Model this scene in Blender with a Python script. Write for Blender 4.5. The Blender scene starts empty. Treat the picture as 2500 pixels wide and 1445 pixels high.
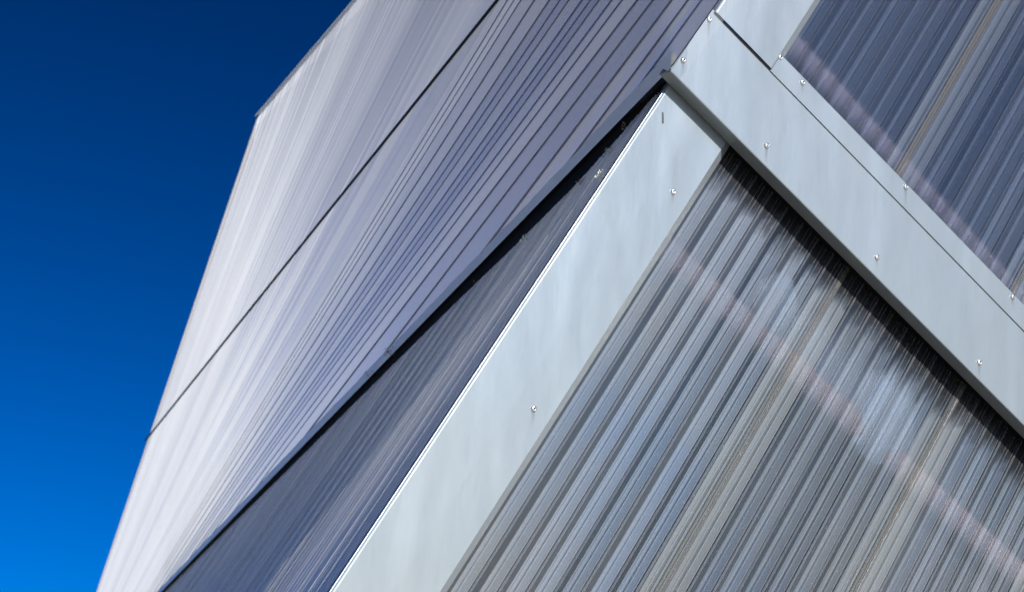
import bpy, math, random
from mathutils import Vector, Matrix
random.seed(7)
sc = bpy.context.scene
C = sc.collection

# ------------------------------------------------------------------ camera
PITCH = math.radians(18.5)
CAMZ = 1.6
FPX, CX, CY = 4770.0, 1250.0, 722.5            # focal length in photo pixels, centre
RIGHT = Vector((1, 0, 0))
UP = Vector((0, -math.sin(PITCH), math.cos(PITCH)))
FWD = Vector((0, math.cos(PITCH), math.sin(PITCH)))
EYE = Vector((0, 0, CAMZ))
cam = bpy.data.cameras.new('camera')
cam.sensor_width = 36.0
cam.lens = FPX / 2500.0 * 36.0
cam.clip_start = 0.05
cam.clip_end = 5000
cam.dof.use_dof = True
cam.dof.focus_distance = 3.35
cam.dof.aperture_fstop = 14.0
camo = bpy.data.objects.new('camera', cam)
C.objects.link(camo)
camo.location = EYE
camo.rotation_euler = (math.pi / 2 + PITCH, 0, 0)
sc.camera = camo

def c2w(v):                                      # camera axes (right, up, away) -> world direction
    return RIGHT * v[0] + UP * v[1] + FWD * v[2]
def ray(x, y):
    return Vector(((x - CX) / FPX, -(y - CY) / FPX, 1.0))

# axes of the right facade: up along the ribs, along the band, outward
r_c = ray(6773, -7500).normalized()
b_c = ray(12500, 11045)
b_c = (b_c - r_c * b_c.dot(r_c)).normalized()
n_c = r_c.cross(b_c)
O_c = ray(1643, 180) * 3.4
RW, BW, NW, OW = c2w(r_c), c2w(b_c), c2w(n_c), EYE + c2w(O_c)

# ------------------------------------------------------------------ sky and sun
s_c = (n_c * 0.8 + r_c * 0.42 - b_c * 0.215).normalized()
SUN = c2w(s_c).normalized()
sun_el = math.asin(SUN.z)
sun_az = math.atan2(SUN.x, SUN.y)
world = bpy.data.worlds.new('World')
sc.world = world
world.use_nodes = True
wt = world.node_tree
bg = wt.nodes['Background']
sky = wt.nodes.new('ShaderNodeTexSky')
sky.sky_type = 'NISHITA'
sky.sun_disc = False
sky.sun_elevation = sun_el
sky.sun_rotation = sun_az
sky.altitude = 300
sky.air_density = 1.0
sky.dust_density = 1.0
sky.ozone_density = 8.0
pre = wt.nodes.new('ShaderNodeVectorMath'); pre.operation = 'SCALE'; pre.inputs['Scale'].default_value = 0.316
gam = wt.nodes.new('ShaderNodeGamma'); gam.inputs[1].default_value = 2.5      # deep polarised blue
hs = wt.nodes.new('ShaderNodeHueSaturation'); hs.inputs['Saturation'].default_value = 1.2; hs.inputs['Hue'].default_value = 0.484
wt.links.new(sky.outputs[0], pre.inputs[0])
wt.links.new(pre.outputs[0], gam.inputs[0])
wt.links.new(gam.outputs[0], hs.inputs['Color'])
wt.links.new(hs.outputs[0], bg.inputs[0])
bg.inputs[1].default_value = 0.060
sl = bpy.data.lights.new('sun', 'SUN')
sl.energy = 5.0
sl.angle = math.radians(0.5)
sl.color = (1.0, 0.95, 0.88)
slo = bpy.data.objects.new('sun', sl)
C.objects.link(slo)
slo.rotation_euler = (-SUN).to_track_quat('-Z', 'Y').to_euler()
sc.view_settings.view_transform = 'Standard'
sc.view_settings.look = 'None'
sc.view_settings.exposure = 0.75
sc.view_settings.gamma = 1.0
sc.cycles.use_denoising = True
sc.cycles.max_bounces = 5
sc.cycles.caustics_reflective = False
sc.cycles.caustics_refractive = True
sc.cycles.use_light_tree = False
sc.cycles.transparent_max_bounces = 24
sc.cycles.transmission_bounces = 6
sc.cycles.sample_clamp_indirect = 6.0

# ------------------------------------------------------------------ materials
class NT:
    def __init__(s, name):
        s.m = bpy.data.materials.new(name); s.m.use_nodes = True
        s.t = s.m.node_tree; s.t.nodes.clear()
        s.out = s.n('ShaderNodeOutputMaterial')
    def n(s, typ, **kw):
        nd = s.t.nodes.new(typ)
        for k, v in kw.items():
            if k.startswith('i_'):
                key = k[2:]; key = int(key) if key.isdigit() else key.replace('_', ' ')
                s.set(nd.inputs[key], v)
            else: setattr(nd, k, v)
        return nd
    def set(s, sock, v):
        if hasattr(v, 'is_output') or isinstance(v, bpy.types.NodeSocket): s.t.links.new(v, sock)
        else: sock.default_value = v
    def math(s, op, a, b=None, clamp=False):
        nd = s.n('ShaderNodeMath', operation=op, use_clamp=clamp)
        s.set(nd.inputs[0], a)
        if b is not None: s.set(nd.inputs[1], b)
        return nd.outputs[0]
    def noise(s, vec, scale, detail=3.0, rough=0.55):
        nd = s.n('ShaderNodeTexNoise'); s.set(nd.inputs['Vector'], vec)
        nd.inputs['Scale'].default_value = scale; nd.inputs['Detail'].default_value = detail
        nd.inputs['Roughness'].default_value = rough
        return nd.outputs[0]
    def mapping(s, vec, scale=(1, 1, 1), loc=None):
        nd = s.n('ShaderNodeMapping'); s.set(nd.inputs[0], vec); nd.inputs['Scale'].default_value = scale
        if loc is not None: s.set(nd.inputs['Location'], loc)
        return nd.outputs[0]
    def ramp(s, fac, stops):
        nd = s.n('ShaderNodeValToRGB'); s.set(nd.inputs[0], fac)
        e = nd.color_ramp.elements
        while len(e) < len(stops): e.new(0.5)
        for el, (p, c) in zip(e, stops):
            el.position = p; el.color = (c[0], c[1], c[2], 1) if not isinstance(c, (int, float)) else (c, c, c, 1)
        return nd.outputs[0]
    def mix(s, fac, a, b):
        nd = s.n('ShaderNodeMix', data_type='RGBA')
        s.set(nd.inputs[0], fac); s.set(nd.inputs[6], a); s.set(nd.inputs[7], b)
        return nd.outputs[2]
    def mixs(s, fac, a, b):
        nd = s.n('ShaderNodeMixShader'); s.set(nd.inputs[0], fac)
        s.t.links.new(a, nd.inputs[1]); s.t.links.new(b, nd.inputs[2]); return nd.outputs[0]
    def bump(s, h, strength, dist):
        nd = s.n('ShaderNodeBump'); s.set(nd.inputs['Height'], h)
        nd.inputs['Strength'].default_value = strength; nd.inputs['Distance'].default_value = dist
        return nd.outputs[0]
    def done(s, surf):
        s.t.links.new(surf, s.out.inputs[0]); return s.m

def col(r, g=None, b=None):
    return (r, r if g is None else g, r if b is None else b, 1)

def mat_aluminium(name, base=(0.258, 0.285, 0.293), metal=0.50, rough=0.34):
    k = NT(name)
    geo = k.n('ShaderNodeNewGeometry').outputs['Position']
    streak = k.noise(k.mapping(geo, (60, 60, 4)), 3.0, 4)         # run-off streaks hang straight down
    broad = k.noise(k.mapping(geo, (9, 9, 0.7)), 1.0, 2)
    cloud = k.noise(k.mapping(geo, (6, 6, 2)), 1.0, 2)
    fine = k.noise(geo, 900, 2)
    spots = k.noise(geo, 150, 3, 0.5)
    f = k.math('ADD', k.math('MULTIPLY', streak, 0.6), k.math('MULTIPLY', fine, 0.4))
    c = k.mix(f, col(*[v * 0.975 for v in base]), col(*[v * 1.025 for v in base]))
    spot = k.ramp(spots, [(0.0, 1), (0.235, 1), (0.26, 0), (1, 0)])
    c = k.mix(k.math('MULTIPLY', spot, 0.55), c, col(0.2, 0.19, 0.17))
    c = k.mix(k.ramp(broad, [(0.40, 0.0), (0.62, 0.22)]), c, col(base[0] * 1.10, base[1] * 1.04, base[2] * 0.98))
    run = k.noise(k.mapping(geo, (70, 70, 2.2)), 1.0, 2)
    c = k.mix(k.math('MULTIPLY', k.ramp(run, [(0.60, 0.0), (0.72, 1.0)]), 0.10), c, col(0.16, 0.155, 0.14))
    p = k.n('ShaderNodeBsdfPrincipled')
    k.set(p.inputs['Base Color'], c)
    p.inputs['Metallic'].default_value = metal
    k.set(p.inputs['Roughness'], k.math('ADD', k.math('MULTIPLY', streak, 0.08), rough - 0.04))
    k.set(p.inputs['Normal'], k.bump(k.math('ADD', k.math('MULTIPLY', cloud, 1.0), k.math('MULTIPLY', fine, 0.004)), 0.22, 0.03))
    return k.done(p.outputs[0])

def mat_plain(name, c, rough=0.6, metal=0.0, var=0.25, scale=40, spec=0.5):
    k = NT(name)
    geo = k.n('ShaderNodeNewGeometry').outputs['Position']
    nz = k.noise(geo, scale, 4)
    cc = k.mix(nz, col(*[v * (1 - var) for v in c]), col(*[v * (1 + var) for v in c]))
    p = k.n('ShaderNodeBsdfPrincipled')
    k.set(p.inputs['Base Color'], cc)
    p.inputs['Roughness'].default_value = rough
    p.inputs['Metallic'].default_value = metal
    p.inputs['Specular IOR Level'].default_value = spec
    k.set(p.inputs['Normal'], k.bump(nz, 0.2, 0.004))
    return k.done(p.outputs[0])

def top_dark_mask(k):
    """ragged blackening that fades out downwards from the top end of a panel (object y = 0)"""
    tc = k.n('ShaderNodeTexCoord').outputs['Object']
    oi = k.n('ShaderNodeObjectInfo')
    rnd = oi.outputs['Random']
    geo = k.n('ShaderNodeNewGeometry').outputs['Position']
    sep = k.n('ShaderNodeSeparateXYZ'); k.set(sep.inputs[0], tc)
    y = sep.outputs[1]
    st = k.mapping(tc, (1.0, 0.30, 1.0), k.n('ShaderNodeCombineXYZ', i_0=k.math('MULTIPLY', rnd, 37.0)).outputs[0])
    a = k.noise(st, 140, 4, 0.7)
    bq = k.noise(geo, 14, 2, 0.5)
    edge = k.math('ADD', k.math('MULTIPLY', a, 0.085), k.math('MULTIPLY', bq, 0.075))
    d = k.math('ADD', k.math('ADD', y, edge), 0.004)         # > 0 inside the dark area
    return k.math('MULTIPLY', k.math('MULTIPLY', d, 15.0, clamp=True), 0.95), rnd, geo, y

def mat_skin(name, top_dark=False, tint=(0.82, 0.88, 0.95), body=0.012, dcol=(0.5, 0.5, 0.5)):
    k = NT(name)
    mask, rnd, geo, y = top_dark_mask(k)
    tr = k.n('ShaderNodeBsdfTransparent'); tr.inputs[0].default_value = col(*tint)
    gl = k.n('ShaderNodeBsdfGlossy'); gl.inputs['Roughness'].default_value = 0.15
    gl.inputs['Color'].default_value = col(0.9)
    nz = k.noise(geo, 300, 2)
    k.set(gl.inputs['Normal'], k.bump(nz, 0.12, 0.002))
    df = k.n('ShaderNodeBsdfDiffuse'); df.inputs[0].default_value = col(*dcol)
    speck_noise = k.noise(geo, 420, 2, 0.6)
    painted_sparkle = k.ramp(speck_noise, [(0, 0), (0.70, 0), (0.74, 1), (1, 1)])  # white specks painted in as tiny sparkles on the skin
    haze = k.math('ADD', k.math('MULTIPLY', rnd, 0.04), body)
    haze = k.math('ADD', haze, k.math('MULTIPLY', painted_sparkle, 0.45), clamp=True)
    s = k.mixs(haze, tr.outputs[0], df.outputs[0])
    fr = k.n('ShaderNodeFresnel'); fr.inputs[0].default_value = 1.5
    s = k.mixs(k.math('MULTIPLY', fr.outputs[0], 1.0), s, gl.outputs[0])
    if top_dark:
        dk = k.n('ShaderNodeBsdfDiffuse'); dk.inputs[0].default_value = col(0.012, 0.012, 0.013)
        s = k.mixs(mask, s, dk.outputs[0])
    return k.done(s)

def mat_web(name, top_dark=False, milk=0.3, c0=(0.21, 0.265, 0.36), c1=(0.36, 0.335, 0.30)):
    k = NT(name)
    mask, rnd, geo, y = top_dark_mask(k)
    tr = k.n('ShaderNodeBsdfTransparent'); tr.inputs[0].default_value = col(0.80, 0.83, 0.88)
    df = k.n('ShaderNodeBsdfDiffuse'); big = k.noise(geo, 2.2, 2); k.set(df.inputs[0], k.ramp(big, [(0.35, c0), (0.66, c1)]))
    tl = k.n('ShaderNodeBsdfTranslucent'); tl.inputs[0].default_value = col(0.30, 0.34, 0.40)
    gl = k.n('ShaderNodeBsdfGlossy'); gl.inputs['Roughness'].default_value = 0.5
    nz = k.noise(geo, 260, 3)
    d2 = k.mixs(0.35, df.outputs[0], tl.outputs[0])
    s = k.mixs(k.math('ADD', k.math('MULTIPLY', rnd, milk * 0.45), k.math('MULTIPLY', k.math('ADD', nz, 0.85), milk * 0.65)), tr.outputs[0], d2)
    fr = k.n('ShaderNodeFresnel'); fr.inputs[0].default_value = 1.5
    s = k.mixs(k.math('MULTIPLY', fr.outputs[0], 0.6), s, gl.outputs[0])
    if top_dark:
        dk = k.n('ShaderNodeBsdfDiffuse'); dk.inputs[0].default_value = col(0.012, 0.012, 0.013)
        s = k.mixs(mask, s, dk.outputs[0])
    return k.done(s)

def mat_inner(name):
    k = NT(name)
    tr = k.n('ShaderNodeBsdfTransparent'); tr.inputs[0].default_value = col(0.85, 0.87, 0.9)
    rf = k.n('ShaderNodeBsdfRefraction'); rf.inputs['Roughness'].default_value = 0.55
    rf.inputs['IOR'].default_value = 1.12; rf.inputs['Color'].default_value = col(0.9, 0.92, 0.95)
    df = k.n('ShaderNodeBsdfDiffuse'); df.inputs[0].default_value = col(0.4, 0.42, 0.45)
    s = k.mixs(0.50, tr.outputs[0], rf.outputs[0])
    s = k.mixs(0.02, s, df.outputs[0])
    return k.done(s)

def mat_side(name, base=(0.90, 0.905, 0.92), rough=0.3, trans=0.90, lo=0.84, clear=False):
    """hazy polycarbonate: cloudy body that lets light through, glossy skin"""
    k = NT(name)
    _oc = k.n('ShaderNodeSeparateColor'); k.set(_oc.inputs[0], k.n('ShaderNodeObjectInfo').outputs['Color']); rnd = _oc.outputs[0]
    geo = k.n('ShaderNodeNewGeometry').outputs['Position']
    nz = k.noise(geo, 3.0, 4)
    speck_noise = k.noise(geo, 120, 3)
    f = k.math('ADD', k.math('MULTIPLY', rnd, 0.6), k.math('MULTIPLY', nz, 0.4))
    c = k.mix(f, col(*[v * lo for v in base]), col(*[min(v * 1.1, 0.95) for v in base]))
    sp = k.ramp(speck_noise, [(0, 1), (0.24, 1), (0.28, 0), (1, 0)])
    c = k.mix(k.math('MULTIPLY', sp, 0.5), c, col(0.10, 0.09, 0.08))
    p = k.n('ShaderNodeBsdfPrincipled')
    k.set(p.inputs['Base Color'], c)
    k.set(p.inputs['Roughness'], k.math('ADD', k.math('MULTIPLY', rnd, 0.15), rough - 0.08))
    p.inputs['IOR'].default_value = 1.5
    bn = k.bump(speck_noise, 0.08, 0.003)
    k.set(p.inputs['Normal'], bn)
    tl = k.n('ShaderNodeBsdfTranslucent'); k.set(tl.inputs[0], c)
    body = k.mixs(trans, p.outputs[0], tl.outputs[0])
    if clear:                                     # a longer path through the milky sheet hides what is behind it
        lw = k.n('ShaderNodeLayerWeight'); lw.inputs[0].default_value = 0.5
        tr = k.n('ShaderNodeBsdfTransparent'); tr.inputs[0].default_value = col(0.80, 0.73, 0.62)
        hz = k.ramp(lw.outputs['Facing'], [(0.64, 0.18), (0.82, 0.36), (0.875, 0.56), (0.91, 1.0)])
        hz = k.math('ADD', hz, k.math('MULTIPLY', k.math('SUBTRACT', rnd, 0.5), 0.16), clamp=True)
        gl = k.n('ShaderNodeBsdfGlossy'); gl.inputs['Roughness'].default_value = 0.18
        fr = k.n('ShaderNodeFresnel'); fr.inputs[0].default_value = 1.45
        body = k.mixs(hz, k.mixs(fr.outputs[0], tr.outputs[0], gl.outputs[0]), body)
    return k.done(body)

M = {}
M['alu'] = mat_aluminium('brushed aluminium sheet')
M['alu_side'] = mat_aluminium('weathered aluminium sheet', (0.80, 0.84, 0.85), 0.1, 0.4)
M['alu_shade'] = mat_aluminium('dull aluminium flange', (0.20, 0.23, 0.26), 0.5, 0.4)  # darker copy of the sheet metal, shade put into the leg's colour
M['rivet'] = mat_plain('polished rivet steel', (0.70, 0.70, 0.70), 0.3, 1.0, 0.05)
M['hole'] = mat_plain('dark rivet pit', (0.02, 0.02, 0.02), 0.8)
M['shade_paint'] = mat_plain('black rubber', (0.006, 0.006, 0.007), 0.9, 0, 0.3, 60, 0.1)  # near black colour standing in for shade in the open gaps
M['seam'] = mat_plain('dark neoprene seam', (0.012, 0.016, 0.02), 0.7, 0, 0.4, 30, 0.2)
M['skin_up'] = mat_skin('clear polycarbonate skin', False, (0.66, 0.73, 0.85), 0.012, (0.30, 0.34, 0.42))
M['skin_low'] = mat_skin('clear polycarbonate skin stained', True)
M['web_up'] = mat_web('milky polycarbonate web', False, 0.09)
M['web_low'] = mat_web('milky polycarbonate web stained', True, 0.50)
M['web_low_thin'] = mat_web('thin milky polycarbonate web stained', True, 0.25)
M['web_warm'] = mat_web('yellowed polycarbonate web', True, 0.30, (0.34, 0.31, 0.25), (0.40, 0.36, 0.29))
M['webclear_up'] = mat_web('clear polycarbonate web', False, 0.03)
M['webclear_low'] = mat_web('clear polycarbonate web stained', True, 0.02)
M['inner'] = mat_inner('frosted inner skin')
kk = NT('clear inner skin')
_tr = kk.n('ShaderNodeBsdfTransparent'); _tr.inputs[0].default_value = col(0.93, 0.94, 0.95)
_tl = kk.n('ShaderNodeBsdfTranslucent'); _tl.inputs[0].default_value = col(0.92)
M['inner_clear'] = kk.done(kk.mixs(0.15, _tr.outputs[0], _tl.outputs[0]))
M['joint'] = mat_skin('yellowed joint bead', False, (0.80, 0.77, 0.70), 0.12, (0.34, 0.315, 0.27))
M['bead_dim'] = mat_skin('dim weld line', False, (0.7, 0.75, 0.82), 0.12, (0.35, 0.38, 0.44))
M['bead'] = mat_skin('fine weld line', False, (0.75, 0.77, 0.80), 0.30, (0.55, 0.56, 0.58))
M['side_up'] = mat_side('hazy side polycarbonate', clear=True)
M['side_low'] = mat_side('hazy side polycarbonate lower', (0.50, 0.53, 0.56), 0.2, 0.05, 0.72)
M['glint_line'] = mat_side('painted glint ridge', (0.95, 0.95, 0.95), 0.25, 0.05, 0.9)  # near white ridges paint in the sun glints along the ribs
M['groove_low'] = mat_plain('dark flute groove', (0.12, 0.13, 0.15), 0.7)  # lower grooves coloured darker than the flats
M['groove'] = mat_plain('dark rib groove', (0.20, 0.20, 0.21), 0.7)  # groove faces darker than the flute body
M['side_back'] = mat_plain('grey panel core', (0.10, 0.11, 0.13), 0.6)
M['lining_up'] = mat_plain('navy inner lining', (0.014, 0.020, 0.038), 0.9, 0, 0.5, 3)
M['lining'] = mat_plain('grey blue inner lining', (0.009, 0.013, 0.022), 0.9, 0, 0.5, 3)
M['board'] = mat_plain('warm grey board', (0.30, 0.29, 0.28), 0.9, 0, 0.3, 5)
M['board_dark'] = mat_plain('dark brown board', (0.07, 0.06, 0.055), 0.9, 0, 0.3, 5)
M['timber'] = mat_plain('pinkish timber', (0.56, 0.34, 0.27), 0.8, 0, 0.25, 20)
M['batt'] = mat_plain('pale insulation', (0.60, 0.58, 0.54), 1.0, 0, 0.2, 14)
M['moss_brown'] = mat_plain('dry brown moss', (0.34, 0.24, 0.13), 1.0, 0, 0.7, 300)
M['moss_green'] = mat_plain('green moss', (0.26, 0.36, 0.08), 1.0, 0, 0.7, 300)
M['moss_pale'] = mat_plain('pale lichen', (0.88, 0.86, 0.62), 1.0, 0, 0.5, 300)
kk = NT('rain run stain')
_g = kk.n('ShaderNodeSeparateXYZ', i_0=kk.n('ShaderNodeTexCoord').outputs['Generated'])
_x = kk.math('SUBTRACT', 1.0, kk.math('ABSOLUTE', kk.math('SUBTRACT', kk.math('MULTIPLY', _g.outputs[0], 2.0), 1.0)))
_al = kk.math('MULTIPLY', kk.math('MULTIPLY', kk.math('POWER', _g.outputs[1], 1.5), kk.math('MULTIPLY', _x, 1.6, clamp=True)), 0.30)
_tr = kk.n('ShaderNodeBsdfTransparent'); _df = kk.n('ShaderNodeBsdfDiffuse'); _df.inputs[0].default_value = col(0.10, 0.10, 0.095)
M['stain'] = kk.done(kk.mixs(_al, _tr.outputs[0], _df.outputs[0]))
M['mark'] = mat_plain('dark scuff', (0.05, 0.05, 0.05), 0.9)
M['ground'] = mat_plain('pale paving', (0.42, 0.40, 0.365), 0.9, 0, 0.25, 2)

# ------------------------------------------------------------------ helpers
def link(name, me, parent=None, mats=None):
    o = bpy.data.objects.new(name, me); C.objects.link(o)
    if parent is not None: o.parent = parent
    return o
def mesh(name, verts, faces, mats, idx=None, smooth=False):
    me = bpy.data.meshes.new(name)
    me.from_pydata([tuple(v) for v in verts], [], faces)
    for m in (mats if isinstance(mats, (list, tuple)) else [mats]): me.materials.append(m)
    if idx:
        for p, i in zip(me.polygons, idx): p.material_index = i
    if smooth:
        for p in me.polygons: p.use_smooth = True
    me.update()
    return me
def tag(o, label, cat, group=None):
    o['label'] = label; o['category'] = cat
    if group: o['group'] = group
    return o
def thing(name, label, cat, mat=None, group=None):
    o = bpy.data.objects.new(name, None); C.objects.link(o)
    o.empty_display_size = 0.05
    o.matrix_world = mat or Matrix()
    return tag(o, label, cat, group)
def frame(rho, beta, nu):                        # facade frame: x along band, y up the ribs, z outward
    p = OW + RW * rho + BW * beta + NW * nu
    m = Matrix((BW, RW, NW)).transposed().to_4x4()
    m.translation = p
    return m
def box(x0, x1, y0, y1, z0, z1):
    v = [(x, y, z) for z in (z0, z1) for y in (y0, y1) for x in (x0, x1)]
    f = [(0, 2, 3, 1), (4, 5, 7, 6), (0, 1, 5, 4), (2, 6, 7, 3), (0, 4, 6, 2), (1, 3, 7, 5)]
    return v, f
def sweep(profile, y0, y1, thick=None, segs=1, closed=False, jitter=0.0):
    """profile (x, z) swept along local y"""
    n = len(profile); v = []; f = []
    for s in range(segs + 1):
        y = y0 + (y1 - y0) * s / segs
        for (x, z) in profile: v.append((x, y, z + random.uniform(-jitter, jitter)))
    for s in range(segs):
        for i in range(n - 1 if not closed else n):
            j = (i + 1) % n
            f.append((s * n + i, s * n + j, (s + 1) * n + j, (s + 1) * n + i))
    return v, f
def ribbon(rails):
    """rails: equal length point lists, joined side by side"""
    n = len(rails[0]); v = [p for rl in rails for p in rl]; f = []
    for a in range(len(rails) - 1):
        for i in range(n - 1):
            f.append((a * n + i, a * n + i + 1, (a + 1) * n + i + 1, (a + 1) * n + i))
    return v, f
def pix(x, y, w, off=0.0, nrm=None):             # point at photo pixel, depth 3.4 / w
    p = EYE + c2w(ray(x, y) * (3.4 / w))
    if nrm is not None: p = p + nrm * off
    return p

# ------------------------------------------------------------------ ground
gv, gf = [(-600, -600, 0), (600, -600, 0), (600, 600, 0), (-600, 600, 0)], [(0, 1, 2, 3)]
g = link('ground', mesh('ground', gv, gf, M['ground'])); g['kind'] = 'structure'

# ------------------------------------------------------------------ right facade: ribbed polycarbonate
P = 0.0425
NFL = 8
def flute_mesh(name, length, skin, web, clear, apex=0.46, line=0.54, bead=None):
    v = []; f = []; idx = []
    def strip(pts, mi):
        b0 = len(v)
        for (x, z) in pts:
            v.append((x, 0, z)); v.append((x, -length, z))
        for i in range(len(pts) - 1):
            f.append((b0 + 2 * i, b0 + 2 * i + 1, b0 + 2 * i + 3, b0 + 2 * i + 2)); idx.append(mi)
    strip([(0.0, 0.0), (0.0014, 0.00012), (0.0020, -0.0004), (0.0040, -0.00012), (0.0056, 0.0), (P * 0.30, 0.0002),
           (P * line, 0.0003), (P * line + 0.0007, -0.0004), (P * line + 0.0040, 0.0), (P - 0.0004, 0.0)], 0)
    strip([(0.0030, -0.0006), (P * apex, -0.0150)], 2)
    strip([(P * apex, -0.0150), (P * (apex + (1 - apex) * 0.35), -0.0110), (P * (apex + (1 - apex) * 0.5), -0.0080), (P - 0.0010, -0.0006)], 1)
    for (x, wd) in ((0.0010, 0.0007), (0.0034, 0.0007), (P * line + 0.0003, 0.0006), (P * (line - 0.17), 0.0005), (P * 0.90, 0.0005)):
        strip([(x, 0.0007), (x + wd * 0.5, 0.0010), (x + wd, 0.0007)], 3)
    return mesh(name, v, f, [skin, web, clear, bead or M['bead']], idx)
def facade(label, nu, y_top, length, beta0, npan, skin, webs, clear, bead=None):
    warm = flute_mesh('flute', length, skin, M['web_warm'], clear, 0.36, 0.6, bead)
    t = thing('polycarbonate_cladding', label, 'cladding', frame(y_top, beta0, nu), 'ribbed polycarbonate walls')
    FM = [[flute_mesh('flute', length, skin, web, clear, ap, ln, bead) for ap, ln in ((0.52, 0.60), (0.49, 0.62), (0.55, 0.59), (0.53, 0.64), (0.47, 0.61))] for web in webs]
    jv, jf = sweep([(-0.0080, -0.002), (-0.0072, 0.0008), (-0.0040, 0.0011), (-0.0032, -0.0008), (-0.0020, -0.0008), (-0.0014, 0.0010), (0.0025, 0.0016), (0.0040, 0.0002), (0.0052, 0.0010), (0.0085, 0.0006), (0.0095, -0.002)], -length, 0, segs=1)
    jm = mesh('joint_bead', jv, jf, M['joint'])
    wv, wf = ribbon([[(NFL * P - 0.0005, -length, -0.0165), (NFL * P - 0.0005, 0, -0.0165)], [(0.0005, -length, -0.0165), (0.0005, 0, -0.0165)]])
    pm = mesh('panel', wv, wf, M['inner'])
    for k in range(npan):
        p = link('panel', pm, t); p.location = (k * NFL * P, 0, 0)
        if k: 
            j = link('joint_bead', jm, p); j.location = (-0.003, 0, 0.0005)
        for i in range(NFL):
            fl = link('flute', warm if (i == 7 or (i == 0 and k)) else FM[min(k, len(FM) - 1)][random.choice((0, 0, 1, 2, 3, 4))], p); fl.location = (i * P, 0, random.uniform(-0.0006, 0.0006))
            fl.rotation_euler = (0, random.uniform(-0.022, 0.022), 0)
    return t
facade('ribbed clear wall below the diagonal band, right of the lower corner strip', -0.055, 0.010, 2.3, 0.175, 6, M['skin_low'], [M['web_low'], M['web_low_thin']], M['webclear_low'])
facade('ribbed clear wall above the diagonal band, in the top right corner', -0.014, 1.25, 1.08, 0.150, 6, M['skin_up'], [M['web_up']], M['webclear_up'], M['bead_dim'])

# what shows dimly behind the ribbed walls
def slab(name, label, cat, rho, beta, nu, dims, m, rot=0.0):
    (x0, x1, y0, y1, z0, z1) = dims
    v, f = box(*dims)
    o = link(name, mesh(name, v, f, m)); o.matrix_world = frame(rho, beta, nu) @ Matrix.Rotation(rot, 4, 'Z')
    return tag(o, label, cat)
slab('inner_lining', 'dark blue grey lining behind the lower ribbed wall', 'lining', 0, 0, 0, (0.16, 2.25, -2.2, 0.22, -0.24, -0.22), M['lining'])
slab('inner_lining', 'dark blue grey lining behind the upper ribbed wall', 'lining', 0, 0, 0, (0.14, 2.2, 0.12, 1.3, -0.19, -0.17), M['lining_up'])
def rail(label, rho, beta, nu, length, rad, rot):
    prof = [(rad * math.cos(a_), rad * 0.8 * math.sin(a_)) for a_ in [2 * math.pi * i_ / 20 for i_ in range(20)]]
    v = []; f = []
    for x in (0.0, length):
        for (y, z) in prof: v.append((x, y, z))
    for i_ in range(20): f.append((i_, (i_ + 1) % 20, 20 + (i_ + 1) % 20, 20 + i_))
    o = link('timber_rail', mesh('timber_rail', v, f, M['timber'], None, True))
    o.matrix_world = frame(rho, beta, nu) @ Matrix.Rotation(rot, 4, 'Z')
    return tag(o, label, 'rail')
def pillow(label, rho, beta, nu, sx, sy, sz, rot):
    v = []; f = []; n_, m_ = 20, 8
    for j in range(m_ + 1):
        t_ = -math.pi / 2 + math.pi * j / m_
        for i_ in range(n_):
            a_ = 2 * math.pi * i_ / n_; w_ = random.uniform(0.93, 1.07)
            v.append((sx * math.cos(t_) * math.cos(a_) * w_, sy * math.cos(t_) * math.sin(a_) * w_, sz * math.sin(t_)))
    for j in range(m_):
        for i_ in range(n_):
            f.append((j * n_ + i_, j * n_ + (i_ + 1) % n_, (j + 1) * n_ + (i_ + 1) % n_, (j + 1) * n_ + i_))
    o = link('insulation_bag', mesh('insulation_bag', v, f, M['batt'], None, True))
    o.matrix_world = frame(rho, beta, nu) @ Matrix.Rotation(rot, 4, 'Z')
    return tag(o, label, 'insulation')
rail('pinkish rail blurred behind the lower ribbed wall', -0.205, 0.19, -0.120, 2.0, 0.030, 0.025)
rail('pinkish rail blurred behind the upper ribbed wall', 0.292, 0.16, -0.085, 1.7, 0.026, -0.05)
pillow('pale blurred bag behind the lower ribbed wall, beside the rail', -0.135, 0.765, -0.115, 0.075, 0.10, 0.03, 0.1)
pillow('smaller pale blurred bag behind the lower ribbed wall, left of the joint', -0.125, 0.45, -0.112, 0.045, 0.065, 0.025, 0.1)
slab('inner_board', 'pale grey board above the rail behind the lower ribbed wall', 'board', 0, 0, 0, (0.50, 0.86, -0.17, -0.01, -0.145, -0.125), M['board'])
slab('inner_board', 'dark brown board behind the right part of the lower ribbed wall', 'board', 0, 0, 0, (0.865, 2.2, -0.5, -0.01, -0.165, -0.145), M['board_dark'])

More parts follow.
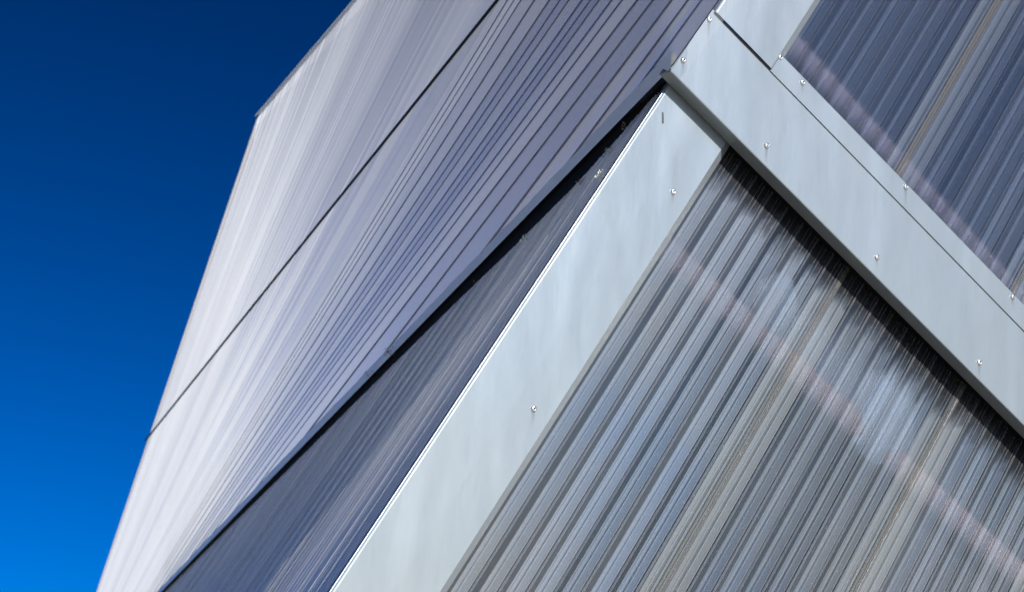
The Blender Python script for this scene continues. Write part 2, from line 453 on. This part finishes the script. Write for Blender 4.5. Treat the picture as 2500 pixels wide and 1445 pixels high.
# ------------------------------------------------------------------ rivets
def rivet_mesh():
    prof = [(0.0052, 0.0), (0.0051, 0.0009), (0.0044, 0.0022), (0.0031, 0.0030), (0.0016, 0.0033), (0.0012, 0.0022), (0.0, 0.0021)]
    n = 16; v = []; f = []; idx = []
    for (rr, z) in prof:
        for i in range(n):
            a = 2 * math.pi * i / n; v.append((rr * math.cos(a), rr * math.sin(a), z))
    for s in range(len(prof) - 1):
        for i in range(n):
            j = (i + 1) % n
            f.append((s * n + i, s * n + j, (s + 1) * n + j, (s + 1) * n + i)); idx.append(1 if s >= 4 else 0)
    return mesh('rivet', v, f, [M['rivet'], M['hole']], idx, True)
RV = rivet_mesh()
for _v in RV.vertices: _v.co = _v.co * 1.08
def rivets(parent, pts):                          # pts in the parent's local frame
    for (x, y, z) in pts:
        o = link('rivet', RV, parent); o.location = (x, y, z + 0.0002)
        o.rotation_euler = (random.uniform(-0.08, 0.08), random.uniform(-0.08, 0.08), random.uniform(0, 3))
        gx, gy = -BW.z, -RW.z                      # which way rain runs on this face
        L = random.uniform(0.025, 0.060); w0, w1 = 0.0042, random.uniform(0.0025, 0.006)
        d = link('stain', mesh('stain', [(-w0, 0.002, 0), (w0, 0.002, 0), (w1 * 0.9, -L * 0.5, 0), (w1, -L, 0), (-w1, -L, 0), (-w1 * 0.9, -L * 0.5, 0)], [(0, 5, 2, 1), (5, 4, 3, 2)], M['stain']), parent)
        d.location = (x, y, z + 0.0005); d.rotation_euler = (0, 0, math.atan2(gx, -gy))

def plate(name, parent, prof, y0, y1, m, segs=1, smooth=False, thick=0.0012):
    """bent sheet: profile (x, z) with thickness swept along local y"""
    n = len(prof); back = []
    for i, (x, z) in enumerate(prof):
        a = prof[max(i - 1, 0)]; b = prof[min(i + 1, n - 1)]
        dx, dz = b[0] - a[0], b[1] - a[1]; L = math.hypot(dx, dz) or 1
        back.append((x + dz / L * thick, z - dx / L * thick))
    loop = list(prof) + back[::-1]
    v, f = sweep(loop, y0, y1, segs=segs, closed=True)
    k = len(loop); f.append(tuple(range(k))[::-1]); f.append(tuple(len(v) - k + i for i in range(k)))
    o = link(name, mesh(name, v, f, m, None, False), parent)
    return o
def swap(prof):                                   # helper for sheets bent across the y axis
    return prof

# ------------------------------------------------------------------ lower corner flashing
NU_L = -0.035
t = thing('corner_flashing', 'wide pale aluminium corner strip running down below the diagonal band', 'flashing', frame(0.010, 0.0, NU_L), 'aluminium corner strips')
bend = [(0.0178, -0.0030), (0.0184, -0.0014), (0.0200, -0.0003), (0.0225, 0.0)]
plate('plate', t, bend + [(0.10, 0.0004), (0.168, 0.0)], -2.3, 0.0, M['alu'])
plate('return_edge', t, [(0.1681, -0.0001), (0.183, -0.0125), (0.1835, -0.0165)], -2.3, 0.0, M['alu'])
rivets(t, [(0.134, -0.162, 0.0), (0.134, -0.650, 0.0), (0.134, -1.138, 0.0)])
mk_v = [(0.035, -0.060, 0.0003), (0.038, -0.058, 0.0003), (0.050, -0.074, 0.0003), (0.047, -0.077, 0.0003)]
link('scuff', mesh('scuff', mk_v, [(0, 3, 2, 1)], M['mark']), t)

# ------------------------------------------------------------------ diagonal band flashing
t = thing('band_flashing', 'pale aluminium band crossing diagonally from the corner to the right edge', 'flashing', frame(0.0, -0.006, 0.0))
v, f = box(0.0, 2.4, 0.0025, 0.158, -0.0012, 0.0)
link('plate', mesh('plate', v, f, M['alu']), t)
lv, lf = ribbon([[(x, 0.0025, 0.0) for x in (0, 2.4)], [(x, 0.0006, -0.0008) for x in (0, 2.4)], [(x, 0.0, -0.0026) for x in (0, 2.4)], [(x, 0.0015, -0.033) for x in (0, 2.4)], [(x, 0.0030, -0.033) for x in (0, 2.4)]])
link('lip', mesh('lip', lv, [q[::-1] for q in lf], M['alu']), t)
v, f = box(-0.0022, -0.0004, 0.001, 0.157, -0.034, -0.0006)
link('end_flange', mesh('end_flange', v, f, M['alu']), t)
rivets(t, [(0.006, 0.137, 0), (0.008, 0.035, 0), (0.229, 0.033, 0), (0.533, 0.032, 0), (0.831, 0.029, 0), (1.13, 0.03, 0), (1.43, 0.03, 0), (1.73, 0.03, 0)])

t = thing('lap_strip', 'narrow aluminium strip lapped along the upper edge of the diagonal band', 'flashing', frame(0.153, 0.150, 0.0024))
lv, lf = ribbon([[(x, 0.0, 0.0) for x in (0, 2.2)], [(x, 0.0415, 0.0) for x in (0, 2.2)], [(x, 0.0435, -0.0012) for x in (0, 2.2)], [(x, 0.0440, -0.017) for x in (0, 2.2)]])
link('plate', mesh('plate', lv, lf, M['alu']), t)
lv, lf = ribbon([[(x, 0.0, -0.0022) for x in (0, 2.2)], [(x, 0.0, 0.0) for x in (0, 2.2)]])
link('hem', mesh('hem', lv, lf, M['alu']), t)
rivets(t, [(0.066, 0.033, 0), (0.355, 0.036, 0), (0.672, 0.036, 0), (0.98, 0.036, 0)])

# ------------------------------------------------------------------ upper corner flashing
t = thing('corner_flashing', 'pale aluminium corner strip rising above the diagonal band at the top', 'flashing', frame(0.1555, -0.0005, 0.006), 'aluminium corner strips')
plate('plate', t, [(0.0, -0.0030), (0.0006, -0.0014), (0.0022, -0.0003), (0.0045, 0.0), (0.07, 0.0003), (0.148, 0.0)], 0.0, 1.1, M['alu'])
plate('return_edge', t, [(0.1481, -0.0001), (0.1635, -0.0125), (0.164, -0.0195)], 0.0, 1.1, M['alu'])
rivets(t, [(0.1535, 0.034, -0.0045), (0.1535, 0.52, -0.0045)])

# ------------------------------------------------------------------ black seal in the shadow gap under the band
t = tag(link('gap_shade', mesh('gap_shade', *box(0.012, 2.4, 0.0, 0.01, -0.10, -0.034), M['shade_paint'])), 'black block painting the shadow gap under the diagonal band', 'shade_fill')
t.matrix_world = frame(0.012, 0.016, 0.0)  # black block added to paint the shade under the overhang

# ------------------------------------------------------------------ left walls
WA, WB, WC = 1.0 - 0.000679 * 1640 - 0.0000663 * 175, 0.000679, 0.0000663
def w_right(x, y, nu=0.0):
    d = ray(x, y); o = O_c + n_c * nu
    return 3.4 / (o.dot(n_c) / d.dot(n_c))
def w_up(x, y):                                   # inverse depth of the upper left wall, bent to meet the corner
    w0 = WA + WB * x + WC * y
    return w0
NLU = c2w(Vector((-0.96844, 0.09454, -0.23062)))
def fold_y(x): return 166 + (1638 - x) * 1.0262   # drip edge at the foot of the upper left wall
def xline(xt, m, x1, y1, k):                      # rail x = xt - m y meets x = x1 + k (y - y1)
    d = m + k
    return None if abs(d) < 1e-4 else (xt - x1 + k * y1) / d
def slope(xt):
    m = (xt - 79.0) / 1905.0
    return m if m < 0.70 else 0.70 + 0.10 * math.tanh((m - 0.70) / 0.10) * (1 - 0.95 * max(0, (xt - 1550) / 212.0))
xts = [1757.0]
while xts[-1] > 727:
    w = WA + WB * xts[-1]
    xts.append(xts[-1] - 41.0 * w * w * random.uniform(0.6, 1.45))
xts[-1] = 727.0
YB = 1640.0
PROF_FAR = [(0.0, 0.0), (0.25, 0.0007), (0.5, 0.0009), (0.75, 0.0006), (1.0, 0.0)]
PROF = [(0.0, -0.0030), (0.04, -0.0028), (0.09, 0.0), (0.28, 0.0004), (0.48, 0.0005), (0.52, 0.0005), (0.56, 0.0005), (0.80, 0.0003), (0.97, 0.0), (1.0, -0.0030)]
def up_rail(xt, y0, y1, n, off):
    m = slope(xt); out = []
    for i in range(n + 1):
        y = y0 + (y1 - y0) * i / n; x = xt - m * y
        out.append(pix(x, y, w_up(x, y), off, NLU))
    return out
def spans(xt):
    m = slope(xt)
    ytop = -260.0
    if xt < 960:
        yt = xline(xt, m, 865, 0, -0.846); ytop = max(ytop, yt)
    yd = xline(xt, m, 1638, 166, -1 / 1.0262)
    yd = min(YB, yd) if yd and yd > 0 else YB
    yj = xline(xt, m, 1215, 0, -0.80)
    if xt > 1290 or yj is None or yj < -255: yj = None
    return ytop, yj, yd
t_up = thing('polycarbonate_cladding', 'pale hazy wall left of the corner, above the long drip strip', 'cladding', None, 'ribbed polycarbonate walls')
def backing(name, rails_fn, m):
    pass
flutes = {'above': [], 'below': []}
for k in range(len(xts) - 1):
    a, b = xts[k], xts[k + 1]
    (ta, ja, da), (tb, jb, db) = spans(a), spans(b)
    hgt = random.uniform(0.6, 1.4) * (1.0 if k < 22 else max(0.25, 1.0 - (k - 22) * 0.05)); tilt = random.uniform(-0.0009, 0.0009)
    def build(ya0, ya1, yb0, yb1, n):
        rails = []
        for (u, h) in (PROF if k < 18 else PROF_FAR):
            xt = a + (b - a) * u
            rails.append(up_rail(xt, ya0 + (yb0 - ya0) * u, ya1 + (yb1 - ya1) * u, n, (h * hgt if 0.05 < u < 0.96 else (h if (k < 17 or u < 0.5) and 0 < k < 18 else 0.0)) + tilt * math.sin(math.pi * u)))
        vv, ff = ribbon(rails); m_ = len(ff) // (len(rails) - 1)
        return vv, ff, [1 if (k < 18 and (j // m_) in (0, 1, len(rails) - 2)) else 0 for j in range(len(ff))]
    if ja is None and jb is None:
        flutes['below'].append(build(ta, da, tb, db, 7))
    else:
        if ja is None: ja = -258.0
        if jb is None: jb = -258.0
        if ja - ta > 2 or jb - tb > 2: flutes['above'].append(build(ta, ja, tb, jb, 6))
        flutes['below'].append(build(ja, da, jb, db, 6))
def wall_panel(parent, key, off, m):
    xs = [x for x in xts]
    rails = []
    for xt in xs:
        ta, ja, da = spans(xt)
        if key == 'above':
            if ja is None: 
                continue
            rails.append(up_rail(xt, ta, ja, 6, off))
        else:
            rails.append(up_rail(xt, ja if ja is not None else ta, da, 6, off))
    v, f = ribbon(rails)
    return link('panel', mesh('panel', v, f, m), parent)
for key in ('above', 'below'):
    pn = wall_panel(t_up, key, -0.03, M['inner_clear'])
    n_ = len(flutes[key]); ph = random.uniform(0, 6)
    for i_, (v, f, ix) in enumerate(flutes[key]):
        o = link('flute', mesh('flute', v, f, [M['side_up'], M['groove']], ix, not any(ix)), pn)
        near = 1.0 - i_ / n_ if key == 'below' else 0.15
        val = 0.5 + 0.22 * math.sin(i_ * 0.55 + ph) + 0.16 * math.sin(i_ * 0.21 + 1.7 * ph) + 0.10 * math.sin(i_ * 1.3) + random.uniform(-0.35, 0.35) * near
        val = min(max(val, 0.0), 1.0); o.color = (val, val, val, 1)

def strip_thing(name, label, cat, lines, m, w_fn, part_names=None, group=None):
    pass

def poly_ribbon(pts_a, pts_b, n=24):
    """two pixel polylines (x, y, w) resampled by x and joined"""
    def samp(pts, s):
        d = s * (len(pts) - 1); i = min(int(d), len(pts) - 2); q = d - i
        return [pts[i][j] * (1 - q) + pts[i + 1][j] * q for j in range(3)]
    ra = [pix(*samp(pts_a, i / n)) for i in range(n + 1)]
    rb = [pix(*samp(pts_b, i / n)) for i in range(n + 1)]
    return ra, rb

# seam between the two rows of the upper left wall
t = thing('seam_strip', 'thin black seam running down across the hazy left wall', 'seam')
sp = []
N = 30
for i in range(N + 1):
    s = i / N; y = -240 + (1076 + 240) * s; x = 1215 - 0.80 * y
    sp.append((x, y))
def seam_rails(dx, off):
    out = []
    for (x, y) in sp:
        sc_ = w_up(x, y)
        xx = x + dx * (0.35 + 0.65 * sc_ / 0.75)
        out.append(pix(xx, y, w_up(xx, y) * (1.0 + off)))
    return out
v, f = ribbon([seam_rails(-5.5, 0.001), seam_rails(-4, 0.003), seam_rails(4, 0.003), seam_rails(5.5, 0.001)])
link('cover', mesh('cover', v, f, M['seam']), t)

# trim along the top edge of the upper left wall
t = thing('edge_trim', 'thin pale trim along the top edge of the hazy left wall against the sky', 'trim')
def trim(dx0, dx1, off, m, name):
    ra, rb = [], []
    for i in range(21):
        y = -240 + (284 + 240) * i / 20; x = 865 - 0.846 * y
        ra.append(pix(x + dx0, y, w_up(x, y) * (1 + off))); rb.append(pix(x + dx1, y, w_up(x, y) * (1 + off)))
    v, f = ribbon([ra, rb]); link(name, mesh(name, v, f, m), t)
trim(-4, 1.0, 0.003, M['alu_side'], 'cap')
trim(1.0, 6, 0.002, M['seam'], 'gasket')
# closing edge on the far left side of that wall
t = thing('edge_trim', 'slim hazy end trim down the far left side of the wall', 'trim')
ra = up_rail(727, 288, YB, 20, 0.004); rb = [p - NLU * 0.06 for p in ra]
v, f = ribbon([ra, rb]); link('cap', mesh('cap', v, f, M['side_up']), t)

# drip flashing at the foot of the upper left wall
XS = [1690, 1638, 1590, 1511, 1400, 1246, 1107, 927, 697, 566, 417, 330, 260]
TOPV = [30, 40, 40, 38, 31, 27, 25, 23, 19, 15, 11, 9, 8]
BOTV = [20, 18, 15, 10, 10, 10, 9, 7, 6, 5, 3, 3, 3]
GAPV = [28, 28, 28, 42, 50, 46, 37, 30, 22, 15, 10, 9, 8]
def dense(xs, vals, n=12):
    X, V = [], []
    for i in range(len(xs) - 1):
        for k in range(n):
            q = k / n; X.append(xs[i] + (xs[i + 1] - xs[i]) * q); V.append(vals[i] + (vals[i + 1] - vals[i]) * q)
    X.append(xs[-1]); V.append(vals[-1]); return X, V
DX, DT = dense(XS[1:], TOPV[1:]); _, DB = dense(XS[1:], BOTV[1:]); _, DG = dense(XS[1:], GAPV[1:])
t = thing('drip_flashing', 'long weathered blue grey drip strip under the hazy left wall', 'flashing')
def wj(x):
    return w_up(x, fold_y(x))
top = [pix(x, fold_y(x) - tv + random.uniform(-1.3, 1.3), w_up(x, fold_y(x) - tv) * 1.004) for x, tv in zip(DX, DT)]
fold = [pix(x, fold_y(x), wj(x) * 1.006) for x in DX]
bot = [pix(x, fold_y(x) + bv + random.uniform(-1.8, 1.8), wj(x) * 0.992) for x, bv in zip(DX, DB)]
v, f = ribbon([top, fold]); link('face', mesh('face', v, f, M['alu_side'], None, True), t)
v, f = ribbon([fold, bot]); link('underside', mesh('underside', v, f, M['seam']), t)  # underside of the folded metal coloured black to paint its shade

# lower left wall: contains the corner line of the lower corner flashing
CORN = frame(0.010, 0.0178, NU_L - 0.003)
q0 = CORN.translation
far = pix(410, 1440, 0.2475)
cd = far - q0; cd = (cd - RW * cd.dot(RW)); CLEN = cd.length; cd.normalize()
NLL = cd.cross(RW); 
if NLL.dot(EYE - q0) < 0: NLL = -NLL
def proj(p):
    d = p - EYE; z = d.dot(FWD)
    return CX + FPX * d.dot(RIGHT) / z, CY - FPX * d.dot(UP) / z
def gap_at(x):
    for i in range(len(XS) - 1):
        if XS[i] >= x >= XS[i + 1]:
            q = (XS[i] - x) / (XS[i] - XS[i + 1]); return GAPV[i] * (1 - q) + GAPV[i + 1] * q
    return GAPV[0] if x > XS[0] else GAPV[-1]
def rho_drip(c, extra=0.0):
    lo, hi = -(4.5 + 1.5 * c), 30.0
    for _ in range(40):
        m = (lo + hi) / 2; x, y = proj(q0 + cd * c + RW * m)
        if y - fold_y(x) - gap_at(x) + extra < 0: hi = m
        else: lo = m
    return (lo + hi) / 2
def low_rail(c, off, n=2):
    top_ = rho_drip(c, 3.0); bot_ = min(-2.3, top_ - 1.6 - 1.0 * c)
    return [q0 + cd * c + RW * (top_ + (bot_ - top_) * i / n) + NLL * off for i in range(n + 1)]
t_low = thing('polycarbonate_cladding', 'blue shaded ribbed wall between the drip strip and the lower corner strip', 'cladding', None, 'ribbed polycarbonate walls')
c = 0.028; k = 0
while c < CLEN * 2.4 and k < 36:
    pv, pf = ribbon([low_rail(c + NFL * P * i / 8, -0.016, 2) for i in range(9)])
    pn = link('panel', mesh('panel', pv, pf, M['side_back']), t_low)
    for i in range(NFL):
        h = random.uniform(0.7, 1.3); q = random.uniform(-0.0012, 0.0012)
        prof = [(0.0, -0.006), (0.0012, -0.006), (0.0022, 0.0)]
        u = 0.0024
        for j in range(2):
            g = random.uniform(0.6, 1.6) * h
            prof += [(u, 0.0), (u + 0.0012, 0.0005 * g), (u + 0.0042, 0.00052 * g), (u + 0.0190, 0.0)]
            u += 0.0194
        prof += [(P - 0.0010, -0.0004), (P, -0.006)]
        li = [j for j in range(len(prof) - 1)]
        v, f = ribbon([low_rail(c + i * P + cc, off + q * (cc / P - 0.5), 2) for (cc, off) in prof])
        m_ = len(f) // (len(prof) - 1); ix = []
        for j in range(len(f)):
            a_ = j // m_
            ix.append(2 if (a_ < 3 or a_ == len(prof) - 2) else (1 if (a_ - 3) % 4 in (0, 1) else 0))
        o = link('flute', mesh('flute', v, f, [M['side_low'], M['glint_line'], M['groove_low']], ix), pn); val = random.random(); o.color = (val, val, val, 1)
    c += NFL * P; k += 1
# flange of the corner flashing lying on that wall
fl = [o for o in C.objects if o.name == 'corner_flashing'][0]
rails = [low_rail(cc, off, 4) for (cc, off) in ((0.0, 0.0), (0.0, 0.0012), (0.003, 0.002), (0.030, 0.002), (0.032, 0.0015), (0.032, -0.004))]
v, f = ribbon(rails)
inv = fl.matrix_world.inverted()
link('side_flange', mesh('side_flange', [inv @ p for p in v], f, M['alu_shade']), fl)

def w_low(x, y):
    d = c2w(ray(x, y)); return 3.4 / ((q0 - EYE).dot(NLL) / d.dot(NLL))
# black ribbon that paints the deep shade between the drip strip and the lower left wall
t = tag(link('gap_shade', mesh('gap_shade', *ribbon([bot, [pix(x, fold_y(x) + gv_ + 1.5, w_low(x, fold_y(x) + gv_) * 0.997) for x, gv_ in zip(DX, DG)]]), M['shade_paint'])), 'black painted shade between the drip strip and the shaded left wall', 'shade_fill')

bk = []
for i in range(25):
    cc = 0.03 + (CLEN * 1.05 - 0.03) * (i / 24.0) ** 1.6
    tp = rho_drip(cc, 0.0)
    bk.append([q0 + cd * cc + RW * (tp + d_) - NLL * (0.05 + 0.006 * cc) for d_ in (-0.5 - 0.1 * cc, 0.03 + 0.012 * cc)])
tag(link('backing_sheet', mesh('backing_sheet', *ribbon(bk), M['shade_paint'])), 'black membrane inside the gap behind the shaded left wall', 'shade_sheet')  # black sheet added so the open gap looks dark from the side

# ------------------------------------------------------------------ moss and debris
def tuft(p, size, m, label, cat, n=26, squash=1.0):
    v = []; f = []
    for i in range(n):
        size_ = size * 1.8
        c0 = Vector((random.gauss(0, 0.4), random.gauss(0, 0.4), random.gauss(0, 0.5))) * size_
        for _ in range(3):
            v.append(c0 + Vector((random.gauss(0, 0.35), random.gauss(0, 0.35), random.gauss(0, 0.35))) * size)
        f.append((3 * i, 3 * i + 1, 3 * i + 2))
    nm = {'moss': 'moss_tuft', 'lichen': 'lichen_patch', 'debris': 'debris_clump'}[cat]
    o = link(nm, mesh(nm, v, f, m)); o.location = p
    return tag(o, label, cat)
def on_right(x, y, nu):
    d = ray(x, y); o = O_c + n_c * nu
    return EYE + c2w(d * (o.dot(n_c) / d.dot(n_c)))
tuft(on_right(1657, 213, -0.03), 0.0055, M['moss_brown'], 'olive brown moss tuft in the gap at the corner under the band', 'moss')
tuft(on_right(2029, 573, -0.030), 0.0050, M['moss_brown'], 'brown debris clump on the band lip, nearest the corner', 'debris')
tuft(on_right(2064, 607, -0.032), 0.0065, M['moss_brown'], 'larger brown debris clump hanging under the middle of the band', 'debris')
tuft(on_right(2378, 930, -0.032), 0.0060, M['moss_brown'], 'brown debris clump under the band near the right edge', 'debris')
def on_drip(x, y, k=1.0): return pix(x, y, max(wj(x), w_low(x, y)) * k)
tuft(on_drip(1524, 311, 1.003), 0.0045, M['moss_brown'], 'small brown debris clump under the drip strip, nearest the corner', 'debris')
tuft(on_drip(1490, 373, 1.003), 0.0060, M['moss_green'], 'bright green moss tuft beside the lower corner strip', 'moss')
tuft(on_drip(1466, 425, 1.003), 0.0060, M['moss_pale'], 'pale lichen flakes beside the green moss tuft', 'lichen')
tuft(on_drip(1423, 446, 1.003), 0.0060, M['moss_brown'], 'tan debris clump hanging in the black gap', 'debris')
tuft(on_drip(1284, 586, 1.003), 0.0075, M['moss_pale'], 'yellowish lichen patch low in the black gap', 'lichen')
tuft(on_drip(1206, 668, 1.003), 0.0055, M['moss_pale'], 'small whitish lichen patch below the middle of the gap', 'lichen')
tuft(on_drip(1159, 689, 1.003), 0.0040, M['moss_brown'], 'tiny orange brown debris clump in the middle of the gap', 'debris')
tuft(on_drip(868, 1003, 1.003), 0.0080, M['moss_pale'], 'pale lichen patch far down the black gap', 'lichen')
tuft(on_drip(950, 858, 1.02), 0.0085, M['moss_brown'], 'dark moss clump on top of the drip strip', 'moss')
tuft(on_drip(898, 912, 1.02), 0.0070, M['moss_green'], 'green moss clump on top of the drip strip, further down', 'moss')
